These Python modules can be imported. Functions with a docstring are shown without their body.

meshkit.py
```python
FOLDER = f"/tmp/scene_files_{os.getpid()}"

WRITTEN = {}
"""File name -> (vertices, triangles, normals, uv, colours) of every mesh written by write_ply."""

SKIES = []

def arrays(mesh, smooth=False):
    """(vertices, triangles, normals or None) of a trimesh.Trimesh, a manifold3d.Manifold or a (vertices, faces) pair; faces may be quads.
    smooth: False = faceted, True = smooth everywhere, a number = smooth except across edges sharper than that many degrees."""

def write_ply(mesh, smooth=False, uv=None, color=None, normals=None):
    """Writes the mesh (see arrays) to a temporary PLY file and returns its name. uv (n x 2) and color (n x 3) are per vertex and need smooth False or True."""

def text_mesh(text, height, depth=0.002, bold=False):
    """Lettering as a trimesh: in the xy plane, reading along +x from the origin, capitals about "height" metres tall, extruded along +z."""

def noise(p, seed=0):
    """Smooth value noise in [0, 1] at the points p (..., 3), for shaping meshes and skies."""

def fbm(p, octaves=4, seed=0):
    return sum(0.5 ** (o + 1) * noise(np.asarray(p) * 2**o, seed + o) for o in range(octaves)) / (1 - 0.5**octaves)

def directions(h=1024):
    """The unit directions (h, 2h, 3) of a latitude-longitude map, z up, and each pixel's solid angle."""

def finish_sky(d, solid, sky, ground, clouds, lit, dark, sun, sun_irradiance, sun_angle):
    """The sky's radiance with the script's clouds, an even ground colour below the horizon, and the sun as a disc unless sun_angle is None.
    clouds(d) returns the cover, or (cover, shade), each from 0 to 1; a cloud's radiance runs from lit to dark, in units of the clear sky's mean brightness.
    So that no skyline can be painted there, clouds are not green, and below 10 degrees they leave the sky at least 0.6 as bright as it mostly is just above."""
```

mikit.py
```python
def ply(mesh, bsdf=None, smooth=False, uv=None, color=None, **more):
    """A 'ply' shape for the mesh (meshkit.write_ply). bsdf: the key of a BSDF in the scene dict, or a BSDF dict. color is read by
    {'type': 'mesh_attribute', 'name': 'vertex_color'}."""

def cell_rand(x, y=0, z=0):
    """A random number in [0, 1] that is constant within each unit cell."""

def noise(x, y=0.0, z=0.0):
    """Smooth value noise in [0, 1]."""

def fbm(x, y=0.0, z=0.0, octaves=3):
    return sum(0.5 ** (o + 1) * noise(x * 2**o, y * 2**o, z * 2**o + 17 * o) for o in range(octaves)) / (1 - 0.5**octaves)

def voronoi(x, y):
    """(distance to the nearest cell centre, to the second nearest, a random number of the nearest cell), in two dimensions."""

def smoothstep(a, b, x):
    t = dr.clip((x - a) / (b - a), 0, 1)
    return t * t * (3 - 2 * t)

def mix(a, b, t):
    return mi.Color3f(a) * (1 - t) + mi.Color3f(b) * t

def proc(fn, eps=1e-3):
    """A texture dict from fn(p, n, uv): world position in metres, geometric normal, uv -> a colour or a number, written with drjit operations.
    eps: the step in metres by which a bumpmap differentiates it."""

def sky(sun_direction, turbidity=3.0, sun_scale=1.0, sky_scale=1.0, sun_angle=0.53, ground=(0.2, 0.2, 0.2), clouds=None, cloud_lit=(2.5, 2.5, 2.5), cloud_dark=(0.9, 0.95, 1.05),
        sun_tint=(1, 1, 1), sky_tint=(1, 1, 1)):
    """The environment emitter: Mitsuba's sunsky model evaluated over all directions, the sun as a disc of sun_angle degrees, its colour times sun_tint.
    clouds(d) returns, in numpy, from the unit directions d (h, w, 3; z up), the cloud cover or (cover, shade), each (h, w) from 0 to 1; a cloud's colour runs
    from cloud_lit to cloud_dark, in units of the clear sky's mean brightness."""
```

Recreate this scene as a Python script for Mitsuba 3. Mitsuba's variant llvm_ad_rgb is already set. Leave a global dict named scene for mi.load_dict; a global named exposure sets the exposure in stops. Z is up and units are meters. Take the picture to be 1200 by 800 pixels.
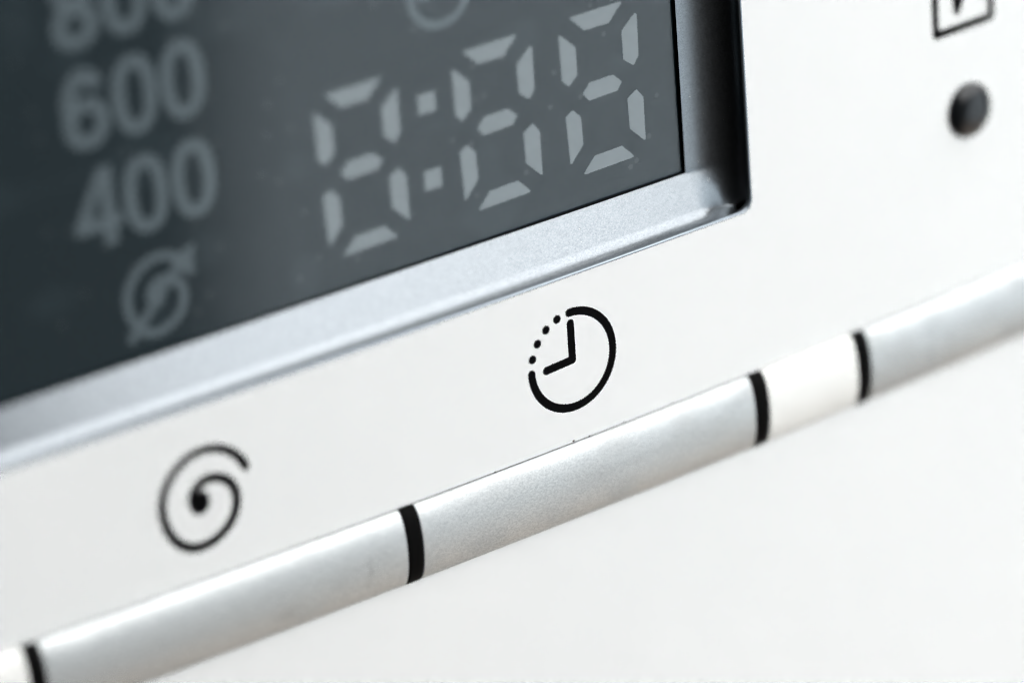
import math
import numpy as np
import drjit as dr
import mitsuba as mi
import trimesh
from shapely.geometry import Polygon, LineString, Point, box
from shapely.ops import unary_union
from scipy.interpolate import CubicSpline
import mikit
from mikit import noise, fbm, voronoi, smoothstep, mix

T = mi.ScalarTransform4f
MM = 0.001
scene, labels = {}, {}

# ------------------------------------------------------------------ camera, light, exposure
# a macro lens about a third of a metre from a panel that stands upright in the xz plane (x right, z up, viewer at -y)
CAM = np.array([-0.17974, -0.25519, 0.13682])
FWD = np.array([0.517479, 0.758203, -0.396666])
UP = np.array([0.289447, 0.281135, 0.914977])
scene['camera'] = {
    'type': 'thinlens', 'fov': math.degrees(2 * math.atan(600 / 5089.4)), 'fov_axis': 'x',
    'to_world': T().look_at(origin=CAM.tolist(), target=(CAM + FWD).tolist(), up=UP.tolist()),
    'aperture_radius': 0.0075, 'focus_distance': 0.3410, 'near_clip': 0.02, 'far_clip': 20.0}
exposure = 0.58


def lamp(key, centre, aim, w, h, rgb, label):
    c, a = np.array(centre, float), np.array(aim, float)
    up = [0, 0, 1] if abs((a - c)[2]) < 0.95 * np.linalg.norm(a - c) else [0, 1, 0]
    scene[key] = {'type': 'rectangle', 'to_world': T().look_at(origin=c.tolist(), target=a.tolist(), up=up) @ T().scale([w / 2, h / 2, 1]),
                  'bsdf': {'type': 'ref', 'id': 'lamp_cloth'},
                  'emitter': {'type': 'area', 'radiance': {'type': 'rgb', 'value': list(rgb)}}}
    labels[key] = {'label': label, 'category': 'lamp'}


scene['lamp_cloth'] = {'type': 'diffuse', 'reflectance': {'type': 'rgb', 'value': [.5, .5, .5]}}
lamp('overhead_softbox', (0.60, -0.60, 0.85), (0, 0, 0), 1.9, 1.6, (2.66, 2.68, 2.68), 'wide white softbox hung above and in front of the panel')
lamp('side_softbox', (0.74, -0.66, -0.20), (0, 0, 0), 0.66, 0.9, (.95, 1.10, 1.2), 'tall dim softbox standing to the right of the panel')
lamp('low_softbox', (0.45, -0.40, -0.70), (0, 0, 0), 0.7, 0.7, (0.56, 0.45, 0.35), 'small warm softbox lying below the panel')

# ------------------------------------------------------------------ materials


def rgb(*v):
    return {'type': 'rgb', 'value': list(v)}


def two(d):
    return {'type': 'twosided', 'bsdf': d}


def white_colour(p, n, uv):
    k = fbm(p.x * 60, p.y * 60, p.z * 60, 3)
    return mix((.80, .805, .80), (.83, .83, .82), k)


def white_rough(p, n, uv):
    return .34 + .10 * fbm(p.x * 150, p.y * 150, p.z * 150, 3)


def grain(p, s):
    return noise(p.x * s, p.y * s, p.z * s) * .6 + noise(p.x * s * 2.1 + 9, p.y * s * 2.1, p.z * s * 2.1) * .4


def silver_colour(p, n, uv):
    g = grain(p, 9000)
    return mix((.155, .17, .184), (.295, .316, .334), g)


def silver_rough(p, n, uv):
    return .27 + .11 * grain(p + .37, 7000)


def button_colour(p, n, uv):
    g = grain(p, 8000)
    scuff = smoothstep(.62, .80, noise(p.x * 900, p.y * 300, p.z * 260)) * smoothstep(.5, .7, noise(p.x * 90 + 3, 0, p.z * 200))
    c = mix((.43, .45, .455), (.75, .765, .76), g)
    for sx, sz, wx, wz, d in ((-.0211, -.0108, .00028, .0011, .16), (-.0287, -.0117, .0013, .0006, .12), (.0149, -.0086, .0009, .0003, .10), (.0030, -.0100, .0030, .0005, .06)):
        q = dr.square((p.x - sx + .0004 * (noise(p.z * 2500, 5) - .5)) / wx) + dr.square((p.z - sz) / wz)
        c = c * (1 - d * dr.exp(-q) * (.5 + noise(p.x * 3000, p.z * 3000, 8)))
    return c * (1 - .08 * scuff)


def button_rough(p, n, uv):
    return .47 + .12 * grain(p + .37, 6000) + .08 * smoothstep(.4, .8, noise(p.x * 300, p.y * 300, p.z * 500))


def screen_colour(p, n, uv):
    a, b, r = voronoi(p.x * 420, p.z * 420)
    speck = dr.select((a < .05 + .05 * r) & (r > .72), 1.0, 0.0)
    cloud = smoothstep(.62, .85, noise(p.x * 230, 4, p.z * 230))
    return mix(mix((.010, .020, .025), (.016, .028, .034), cloud), (.06, .07, .075), speck * .6)


scene['white_plastic'] = two({'type': 'principled', 'base_color': mikit.proc(white_colour), 'roughness': mikit.proc(white_rough), 'specular': .5})
scene['button_white'] = two({'type': 'principled', 'base_color': rgb(.84, .83, .80), 'roughness': .32, 'specular': .5})
scene['silver_paint'] = two({'type': 'principled', 'base_color': mikit.proc(silver_colour), 'roughness': mikit.proc(silver_rough), 'metallic': 1.0, 'clearcoat': .3, 'clearcoat_gloss': .97})
scene['silver_button'] = two({'type': 'principled', 'base_color': mikit.proc(button_colour), 'roughness': mikit.proc(button_rough), 'metallic': .85})
scene['lip_plastic'] = two({'type': 'principled', 'base_color': rgb(.25, .285, .32), 'roughness': .22, 'metallic': .7, 'clearcoat': .4, 'clearcoat_gloss': .97})
scene['black_rubber'] = two({'type': 'roughplastic', 'diffuse_reflectance': rgb(.003, .003, .003), 'alpha': .35, 'int_ior': 1.1})
scene['black_print'] = two({'type': 'roughplastic', 'diffuse_reflectance': rgb(.003, .003, .0035), 'alpha': .35, 'int_ior': 1.08})
scene['edge_black'] = two({'type': 'diffuse', 'reflectance': rgb(.008, .009, .010)})
scene['screen_film'] = two({'type': 'principled', 'base_color': mikit.proc(screen_colour), 'roughness': .36, 'specular': .24})
scene['segment_grey'] = two({'type': 'principled', 'base_color': rgb(.212, .246, .262), 'roughness': .5, 'specular': .3})
scene['symbol_grey'] = two({'type': 'principled', 'base_color': rgb(.095, .124, .138), 'roughness': .5, 'specular': .3})
scene['window_pane'] = {'type': 'thindielectric', 'int_ior': 1.29}
scene['lens_black'] = two({'type': 'principled', 'base_color': rgb(.008, .009, .010), 'roughness': .22, 'specular': .42})

# ------------------------------------------------------------------ helpers (millimetres)
XC, K = -8.86, 0.000469


def bow(x):
    """How far the slightly bowed front lies behind y = 0."""
    return ((x - XC) ** 2 - XC ** 2) * K


ROOT = 'control_panel'


def put(name, mesh, bsdf, smooth=False, label=None):
    """One entry of the scene; a key that is taken gets the next number."""
    key, n = f'{ROOT}__{name}', 0
    base = key
    while key in scene:
        n += 1
        key = f'{base}_{n:03d}'
    if isinstance(mesh, tuple):
        mesh = trimesh.Trimesh(np.asarray(mesh[0], float), np.asarray(mesh[1]), process=False)
    m = mesh.copy()
    m.apply_scale(MM)
    scene[key] = mikit.ply(m, bsdf, smooth=smooth)
    if label:
        labels[key] = {'label': label}
    return key


labels[ROOT] = {'label': 'white appliance control panel with dark grey display, silver frame and row of silver buttons', 'category': 'control panel'}


def grid(P, closed=False):
    """Quads over a (rows, columns, 3) array of points, facing by the order of rows and columns."""
    r, c = P.shape[:2]
    i, j = np.meshgrid(np.arange(r - 1), np.arange(c if closed else c - 1), indexing='ij')
    j2 = (j + 1) % c
    q = np.stack([i * c + j, i * c + j2, (i + 1) * c + j2, (i + 1) * c + j], -1).reshape(-1, 4)
    return P.reshape(-1, 3), np.vstack([q[:, [0, 1, 2]], q[:, [0, 2, 3]]])


def join(*ms):
    vs, fs, at = [], [], 0
    for v, f in ms:
        vs.append(v); fs.append(np.asarray(f) + at); at += len(v)
    return np.vstack(vs), np.vstack(fs)


def printed(shape, thick=.03, y=None, step=1.5):
    """A flat print of a shapely shape (x, z): on the bowed front (y None) or on a plane at depth y."""
    geoms = getattr(shape, 'geoms', [shape])
    parts = [trimesh.creation.extrude_polygon(g.segmentize(step), thick, engine='earcut') for g in geoms]
    m = trimesh.util.concatenate(parts)
    v = m.vertices.copy()
    base = bow(v[:, 0]) if y is None else y
    m.vertices = np.stack([v[:, 0], base - v[:, 2], v[:, 1]], 1)
    return m


# ------------------------------------------------------------------ the front: upper panel with the display opening, strip bed, lower panel
X0, X1, ZT, ZB = -125.0, 95.0, 66.0, -80.0
FX0, FX1, FZ0, FZ1 = -104.0, 18.85, 7.03, 58.0          # outer edge of the display frame
SZ0, SZ1 = -13.50, -7.05                                   # the button strip


def sheet(xs, zs):
    x, z = np.meshgrid(xs, zs)
    return grid(np.stack([x, bow(x), z], -1))


def rim(path, depth=22.0, r=2.5, n=6):
    """A rounded edge that turns back along a path of (x, z, outward x, outward z)."""
    a = np.linspace(0, math.pi / 2, n)
    rows = [(r * math.sin(t), r * (1 - math.cos(t))) for t in a] + [(r, depth)]
    P = np.array([[(px + ox * o, bow(px) + dy, pz + oz * o) for (px, pz, ox, oz) in path] for (o, dy) in rows])
    return grid(P)


xa = np.linspace(X0, X1, 89)
lx = np.linspace(X0, FX0 + .12, 12)
mx = np.linspace(FX0 + .12, FX1 - .12, 52)
rx = np.linspace(FX1 - .12, X1, 30)
up_z0 = SZ1 + .10
front = join(sheet(xa, [up_z0, FZ0 + .12]), sheet(lx, [FZ0 + .12, FZ1 - .12]), sheet(rx, [FZ0 + .12, FZ1 - .12]), sheet(xa, [FZ1 - .12, ZT]),
             rim([(x, ZT, 0, 1) for x in xa]), rim([(X1, z, 1, 0) for z in (up_z0, 20, ZT)]), rim([(X0, z, -1, 0) for z in (up_z0, 20, ZT)]),
             rim([(x, up_z0, 0, -1) for x in xa], depth=3.0, r=.06, n=3))
put('front_panel', front, 'white_plastic', 30)
low = join(sheet(xa, np.linspace(ZB, SZ0 - .06, 6)), rim([(x, ZB, 0, -1) for x in xa]), rim([(X1, z, 1, 0) for z in (ZB, SZ0 - .06)]), rim([(X0, z, -1, 0) for z in (ZB, SZ0 - .06)]),
           rim([(x, SZ0 - .06, 0, 1) for x in xa], depth=3.0, r=.05, n=3))
put('lower_panel', low, 'white_plastic', 30)
bed = join(*[grid(np.array([[(x, bow(x) + 1.6, z) for x in xa] for z in (SZ0 - .4, SZ1 + .4)]))])
put('strip_bed', bed, 'edge_black')

# ------------------------------------------------------------------ display frame
DEEP = 2.55                                                 # depth of the frame's flat inner band
AX1, AZ0 = 14.16, 10.92                                    # the opening's right and bottom edge
AX0, AZ1 = FX0 + (FX1 - AX1), FZ1 - (AZ0 - FZ0)


def frame_ring(s, g, r):
    """A closed rounded rectangle: s runs from the outer edge (0) to the opening (1), g is the depth as a fraction."""
    x0, x1, z0, z1 = FX0 + (AX0 - FX0) * s, FX1 + (AX1 - FX1) * s, FZ0 + (AZ0 - FZ0) * s, FZ1 + (AZ1 - FZ1) * s
    pts, N = [], 8
    for cx, cz, a0 in ((x1 - r, z1 - r, 0), (x0 + r, z1 - r, 90), (x0 + r, z0 + r, 180), (x1 - r, z0 + r, 270)):
        pts += [(cx + r * math.cos(math.radians(a0 + 90 * k / N)), cz + r * math.sin(math.radians(a0 + 90 * k / N))) for k in range(N + 1)]
    out = []
    for k, p in enumerate(pts):                             # extra points along the straight sides, for the bow
        q = pts[(k + 1) % len(pts)]
        L = math.dist(p, q)
        near = np.linspace(0, 6, 40) / L if L > 20 else np.zeros(1)
        ts = np.r_[near, np.linspace(near[-1], 1 - near[-1], 32)[1:-1], 1 - near[::-1][:-1]] if L > 20 else near
        out += [(p[0] + (q[0] - p[0]) * t, p[1] + (q[1] - p[1]) * t) for t in ts]
    if g is None:
        gs = [well(x, z) for x, z in out]
    else:
        gs = [g] * len(out)
    return np.array([(x, bow(x) * (1 - max(k, 0)) + DEEP * k, z) for (x, z), k in zip(out, gs)])


def well(x, z):
    """Depth of the frame's hollow: a long cove at the two ends, a short step and then a slope at top and bottom."""
    e = .053
    u = np.clip((min(FX1 - x, x - FX0) / (FX1 - AX1) - e) / (1 - e), 0, 1)
    v = np.clip((min(z - FZ0, FZ1 - z) / (AZ0 - FZ0) - e) / (1 - e), 0, 1)
    a = math.sqrt(max(0, 1 - (1 - u) ** 2.5))
    k = min(max(u / .98, 0), 1)
    slope = SLOPE * k * k * (3 - 2 * k)
    b = (1 - slope) * math.sqrt(max(0, 1 - (1 - min(v / (.24 * (.05 + .95 * k * k * (3 - 2 * k))), 1)) ** 2.2)) + slope * v
    return a * b


SLOPE = .63


def corner(s):
    return 1.0 * (1 - s) + .05


lip_profile = [(-.012, .02), (-.012, -.03), (-.004, -.052), (.012, -.060), (.030, -.052), (.044, -.035), (.050, -.01), (.052, .10)]
put('display_frame', grid(np.array([frame_ring(s, None, corner(s)) for s in .053 + .947 * np.linspace(0, 1, 64) ** 1.8] + [frame_ring(1.0, 1.012, .05)]), True), 'silver_paint', 40)
put('display_frame__outer_lip', grid(np.array([frame_ring(s, g, corner(max(s, 0))) for s, g in lip_profile]), True), 'lip_plastic', 50, 'glossy thin outer rim of the silver display frame')
put('display_frame__inner_edge', grid(np.array([frame_ring(1.0, 1.012, .05), frame_ring(1.004, 1.05, .05), frame_ring(1.004, 1.215, .05)]), True), 'edge_black')

# ------------------------------------------------------------------ display
Y = 3.05
yp = lambda y: (np.array([[AX0 - 1, y, AZ0 - .5], [AX1 + .4, y, AZ0 - .5], [AX1 + .4, y, AZ1 + .5], [AX0 - 1, y, AZ1 + .5]]), np.array([[0, 1, 2], [0, 2, 3]]))
put('display_screen', yp(Y + .04), 'screen_film')
put('display_glass', (yp(2.93)[0] * [1, 1, 1], yp(0)[1]), 'window_pane')

SEG = {
    'top': [(-2.80, 6.55), (2.45, 6.58), (.98, 5.15), (-1.42, 5.15)],
    'upper_left': [(-3.88, 5.50), (-2.36, 4.05), (-2.36, 1.76), (-3.25, 1.02), (-3.86, 1.62)],
    'upper_right': [(2.13, 4.15), (3.45, 5.25), (3.72, 5.20), (3.64, 1.75), (3.08, 1.05), (2.15, 1.82)],
    'middle': [(-2.00, .08), (-1.25, .82), (1.05, .86), (1.86, .06), (1.35, -.56), (-1.40, -.64)],
    'lower_left': [(-3.76, -1.38), (-3.06, -.95), (-2.30, -1.75), (-2.26, -4.02), (-3.62, -5.48)],
    'lower_right': [(2.28, -1.50), (3.22, -.95), (3.84, -1.76), (3.80, -5.50), (2.32, -4.02)],
    'bottom': [(-2.52, -6.56), (-1.25, -5.28), (1.45, -5.20), (2.66, -6.46)]}
for i, cx in enumerate((-15.85, -3.22, 6.93)):
    holder = 'time_digit' + (f'_{i:03d}' if i else '')
    for k, pts in SEG.items():
        sh = Polygon([(cx + x, 20.0 + z) for x, z in pts]).buffer(-.10).buffer(.10, quad_segs=4)
        put(f'{holder}__segment', printed(sh, .02, Y), 'segment_grey')
for z in (23.38, 17.22):
    put('colon_dot', printed(box(-10.42, z - .80, -8.80, z + .80).buffer(-.1).buffer(.1), .02, Y), 'segment_grey')


def ellipse(cx, cz, a, b, p=2.0, n=64):
    t = np.linspace(0, 2 * math.pi, n, endpoint=False)
    c, s = np.cos(t), np.sin(t)
    return Polygon(np.stack([cx + a * np.sign(c) * np.abs(c) ** (2 / p), cz + b * np.sign(s) * np.abs(s) ** (2 / p)], 1))


def numeral(ch, cx, cz):
    w, h, s = 1.88, 3.02, 1.08                              # half width, half height, stroke
    if ch == '0':
        return ellipse(cx, cz, w, h, 2.3).difference(ellipse(cx, cz, w - s, h - s * .92, 2.3))
    if ch == '8':
        a = ellipse(cx, cz - 1.28, w, 1.74, 2.2).union(ellipse(cx, cz + 1.50, w - .14, 1.52, 2.2))
        return a.difference(ellipse(cx, cz - 1.28, w - s, .74, 2.1)).difference(ellipse(cx, cz + 1.50, w - s - .1, .62, 2.1))
    if ch == '6':
        ring = ellipse(cx, cz - 1.10, w, 1.92, 2.2).difference(ellipse(cx, cz - 1.10, w - s, .92, 2.1))
        t = np.radians(np.linspace(188, 30, 24))
        tail = LineString(np.stack([cx + (w - s / 2) * np.cos(t), cz + .35 + (2.67 - s / 2) * np.sin(t)], 1)).buffer(s / 2, cap_style='flat')
        side = box(cx - w, cz - 1.1, cx - w + s, cz + .4)
        return unary_union([ring, tail, side])
    bar = box(cx + .38, cz - h, cx + .38 + s, cz + h)
    cross = box(cx - w - .05, cz - 1.75, cx + w + .15, cz - .75)
    slope = Polygon([(cx + .38, cz + h), (cx + 1.0, cz + h), (cx - .75, cz - 1.0), (cx - w - .05, cz - 1.0), (cx - w - .05, cz - .95)])
    return unary_union([bar, cross, slope])


for i, (word, z) in enumerate((('800', 38.65), ('600', 31.05), ('400', 23.36))):
    holder = 'spin_speed_number' + (f'_{i:03d}' if i else '')
    labels[f'{ROOT}__{holder}'] = {'label': f'pale grey number {word} in the left column of the display'}
    for ch, x in zip(word, (-38.78, -34.62, -30.52)):
        put(f'{holder}__numeral', printed(numeral(ch, x, z), .02, Y), 'symbol_grey')

SPIRAL = np.array([(-30.42, .95), (-31.23, 2.22), (-32.77, 3.20), (-34.80, 3.28), (-36.70, 2.17), (-37.74, .29), (-37.67, -1.54), (-36.86, -3.22),
                   (-35.50, -4.15), (-33.72, -4.06), (-32.17, -3.06), (-31.48, -1.61), (-31.75, -.11), (-32.97, .88), (-34.23, .88), (-35.10, .10), (-35.18, -.60)])
EYE = (-34.60, -.78)


def spiral(width, blob, thin=1.0):
    d = np.r_[0, np.cumsum(np.linalg.norm(np.diff(SPIRAL, axis=0), axis=1))]
    cs, t = CubicSpline(d, SPIRAL), np.linspace(0, d[-1], 150)
    p, u = cs(t), t / d[-1]
    w = width / 2 * (1.12 - (1 - thin) * np.exp(-((u - .22) / .16) ** 2))
    dots = [Point(*q).buffer(r, quad_segs=8) for q, r in zip(p, w)]
    hulls = [a.union(b).convex_hull for a, b in zip(dots, dots[1:])]
    eye = Point(*EYE).buffer(blob, quad_segs=16)
    tip = Point(-34.30, -.28).buffer(blob * .55)
    return unary_union(hulls + [eye, tip.union(eye).convex_hull])


from shapely import affinity
small = affinity.scale(affinity.translate(spiral(.82, .95), 34.55, .45), .76, .76, origin=(0, 0))
small = affinity.translate(small, -34.75, 15.35)
strike = unary_union([LineString([(-37.15, 12.55), (-31.95, 17.75)]).buffer(.36), Polygon([(-31.35, 18.25), (-33.0, 17.35), (-31.75, 16.35)]).buffer(.2)])
put('spin_off_symbol__spiral', printed(small, .02, Y), 'symbol_grey')
put('spin_off_symbol__strike', printed(strike.difference(small.buffer(.02)), .02, Y), 'symbol_grey')


def timer(s, cx, cz, stroke, dots=True):
    """The clock symbol: three quarters of a ring, two hands and, in the open quarter, four dots."""
    t = np.radians(np.linspace(90.0, -180.0, 90))
    put_at = lambda g: affinity.translate(affinity.scale(g, s, s, origin=(0, 0)), cx, cz)
    ring = LineString(np.stack([4 * np.cos(t), 4 * np.sin(t)], 1)).buffer(stroke / 2 / s)
    hands = LineString([(-2.55, -.14), (0, 0), (.05, 3.08)]).buffer(stroke / 2 / s, join_style='round')
    ds = [Point(4 * math.cos(math.radians(a)), 4 * math.sin(math.radians(a))).buffer(.36) for a in (162.5, 144.0, 125.5, 107.5)]
    return put_at(ring), put_at(hands), [put_at(d) for d in ds]


ring, hands, dots = timer(.665, -7.65, 31.85, .70)
put('clock_symbol__ring', printed(ring, .02, Y), 'symbol_grey')
put('clock_symbol__hands', printed(hands, .02, Y), 'symbol_grey')

# ------------------------------------------------------------------ printed symbols on the white panel
put('spiral_symbol', printed(spiral(.70, .88, .84)), 'black_print', label='black printed spiral with a round centre')
ring, hands, dots = timer(1.0, 0, 0, .69)
put('timer_symbol__ring', printed(ring), 'black_print')
put('timer_symbol__hands', printed(hands), 'black_print')
for d in dots:
    put('timer_symbol__dot', printed(d), 'black_print')
outer = box(39.12, 15.68, 46.12, 22.7).buffer(-.5).buffer(.5)
put('square_symbol__outline', printed(outer.difference(outer.buffer(-.72))), 'black_print')
wedge = Polygon([(41.3, 20.2), (43.6, 20.2), (42.75, 18.4), (42.15, 17.2), (41.62, 17.25), (41.42, 18.6)]).buffer(-.12).buffer(.12)
put('square_symbol__wedge', printed(wedge), 'black_print')

# ------------------------------------------------------------------ button strip
ZC, HALF, RISE = (SZ0 + SZ1) / 2, (SZ1 - SZ0) / 2, 1.05


def bar(x0, x1, proud=0.0, end=.10):
    """A length of the convex strip with slightly rounded ends."""
    t = np.linspace(0, math.pi, 33)
    zz = ZC + (HALF + proud * .3) * np.cos(t)
    yy = -(RISE * np.sin(t) + proud)
    zz = np.r_[zz[0], zz, zz[-1]]
    yy = np.r_[1.4, yy, 1.4]
    xs = [x0, x0, x0 + end * .3, x0 + end] + list(np.linspace(x0 + end, x1 - end, 14)[1:-1]) + [x1 - end, x1 - end * .3, x1, x1]
    dn = [1.3, end, end * .3, 0] + [0] * 12 + [0, end * .3, end, 1.3]
    P = np.array([[(x, bow(x) + min(y + d, 1.4), z) for y, z in zip(yy, zz)] for x, d in zip(xs, dn)])
    return grid(P)


GAP = .012
DIV = [(-50.75, -49.40), (-17.50, -16.10), (17.32, 18.76), (28.50, 29.90)]
put('button', bar(-49.40 + GAP, -17.50 - GAP), 'silver_button', 35)
put('button', bar(-16.10 + GAP, 17.32 - GAP), 'silver_button', 35)
put('button', bar(29.90 + GAP, X1), 'silver_button', 35)
put('white_insert', bar(18.76 + GAP, 28.50 - GAP), 'button_white', 35)
put('white_insert', bar(-61.0, -50.75 - GAP), 'button_white', 35)
put('button', bar(X0, -61.0 - GAP), 'silver_button', 35)
for a, b in DIV:
    put('divider', bar(a, b, .03, .14), 'black_rubber', 35)

# ------------------------------------------------------------------ indicator lamp
LX, LZ, LR = 42.78, 8.62, 2.36


def lathe(profile, n=48):
    a = np.linspace(0, 2 * math.pi, n, endpoint=False)
    return grid(np.array([[(LX + r * math.cos(t), bow(LX) + y, LZ + r * math.sin(t)) for t in a] for r, y in profile]), True)


dome = [(LR, .25)] + [(LR * math.cos(t) ** .8, -.95 * math.sin(t)) for t in np.linspace(0, math.pi / 2 - .01, 18)]
put('indicator_lamp', lathe(dome), 'lens_black', 50, 'small black domed indicator lamp under the square symbol')
put('indicator_lamp__collar', lathe([(LR + .32, .02), (LR + .27, -.05), (LR + .12, -.06), (LR + .03, .0), (LR + .02, .3)]), 'white_plastic', 50)

# ------------------------------------------------------------------ a little dust along the seam and on the frame
scene['dust_dark'] = two({'type': 'diffuse', 'reflectance': rgb(.12, .10, .09)})
scene['dust_pale'] = two({'type': 'diffuse', 'reflectance': rgb(.75, .74, .72)})
rng = np.random.default_rng(7)


def speck(x, y, z, r, bsdf):
    m = trimesh.creation.icosphere(subdivisions=1, radius=r)
    m.vertices *= rng.uniform(.6, 1.3, (len(m.vertices), 1)) * [1.25, .5, .8]
    m.apply_translation([x, y, z])
    put('dust_speck', m, bsdf, True)


for x, z, r in ((-.47, -6.86, .10), (1.10, -6.92, .06), (4.6, -6.90, .06), (-8.2, -6.93, .05), (9.5, -6.92, .05)):
    speck(x, bow(x) - .03, z, r, 'dust_dark')
for x, z, r in ((15.45, 11.6, .055), (16.1, 9.9, .06), (9.6, 9.3, .05), (15.0, 17.2, .05), (3.0, 9.6, .045), (-6.5, 10.2, .05)):
    g = well(x, z)
    speck(x, bow(x) * (1 - g) + DEEP * g - .02, z, r, 'dust_pale')
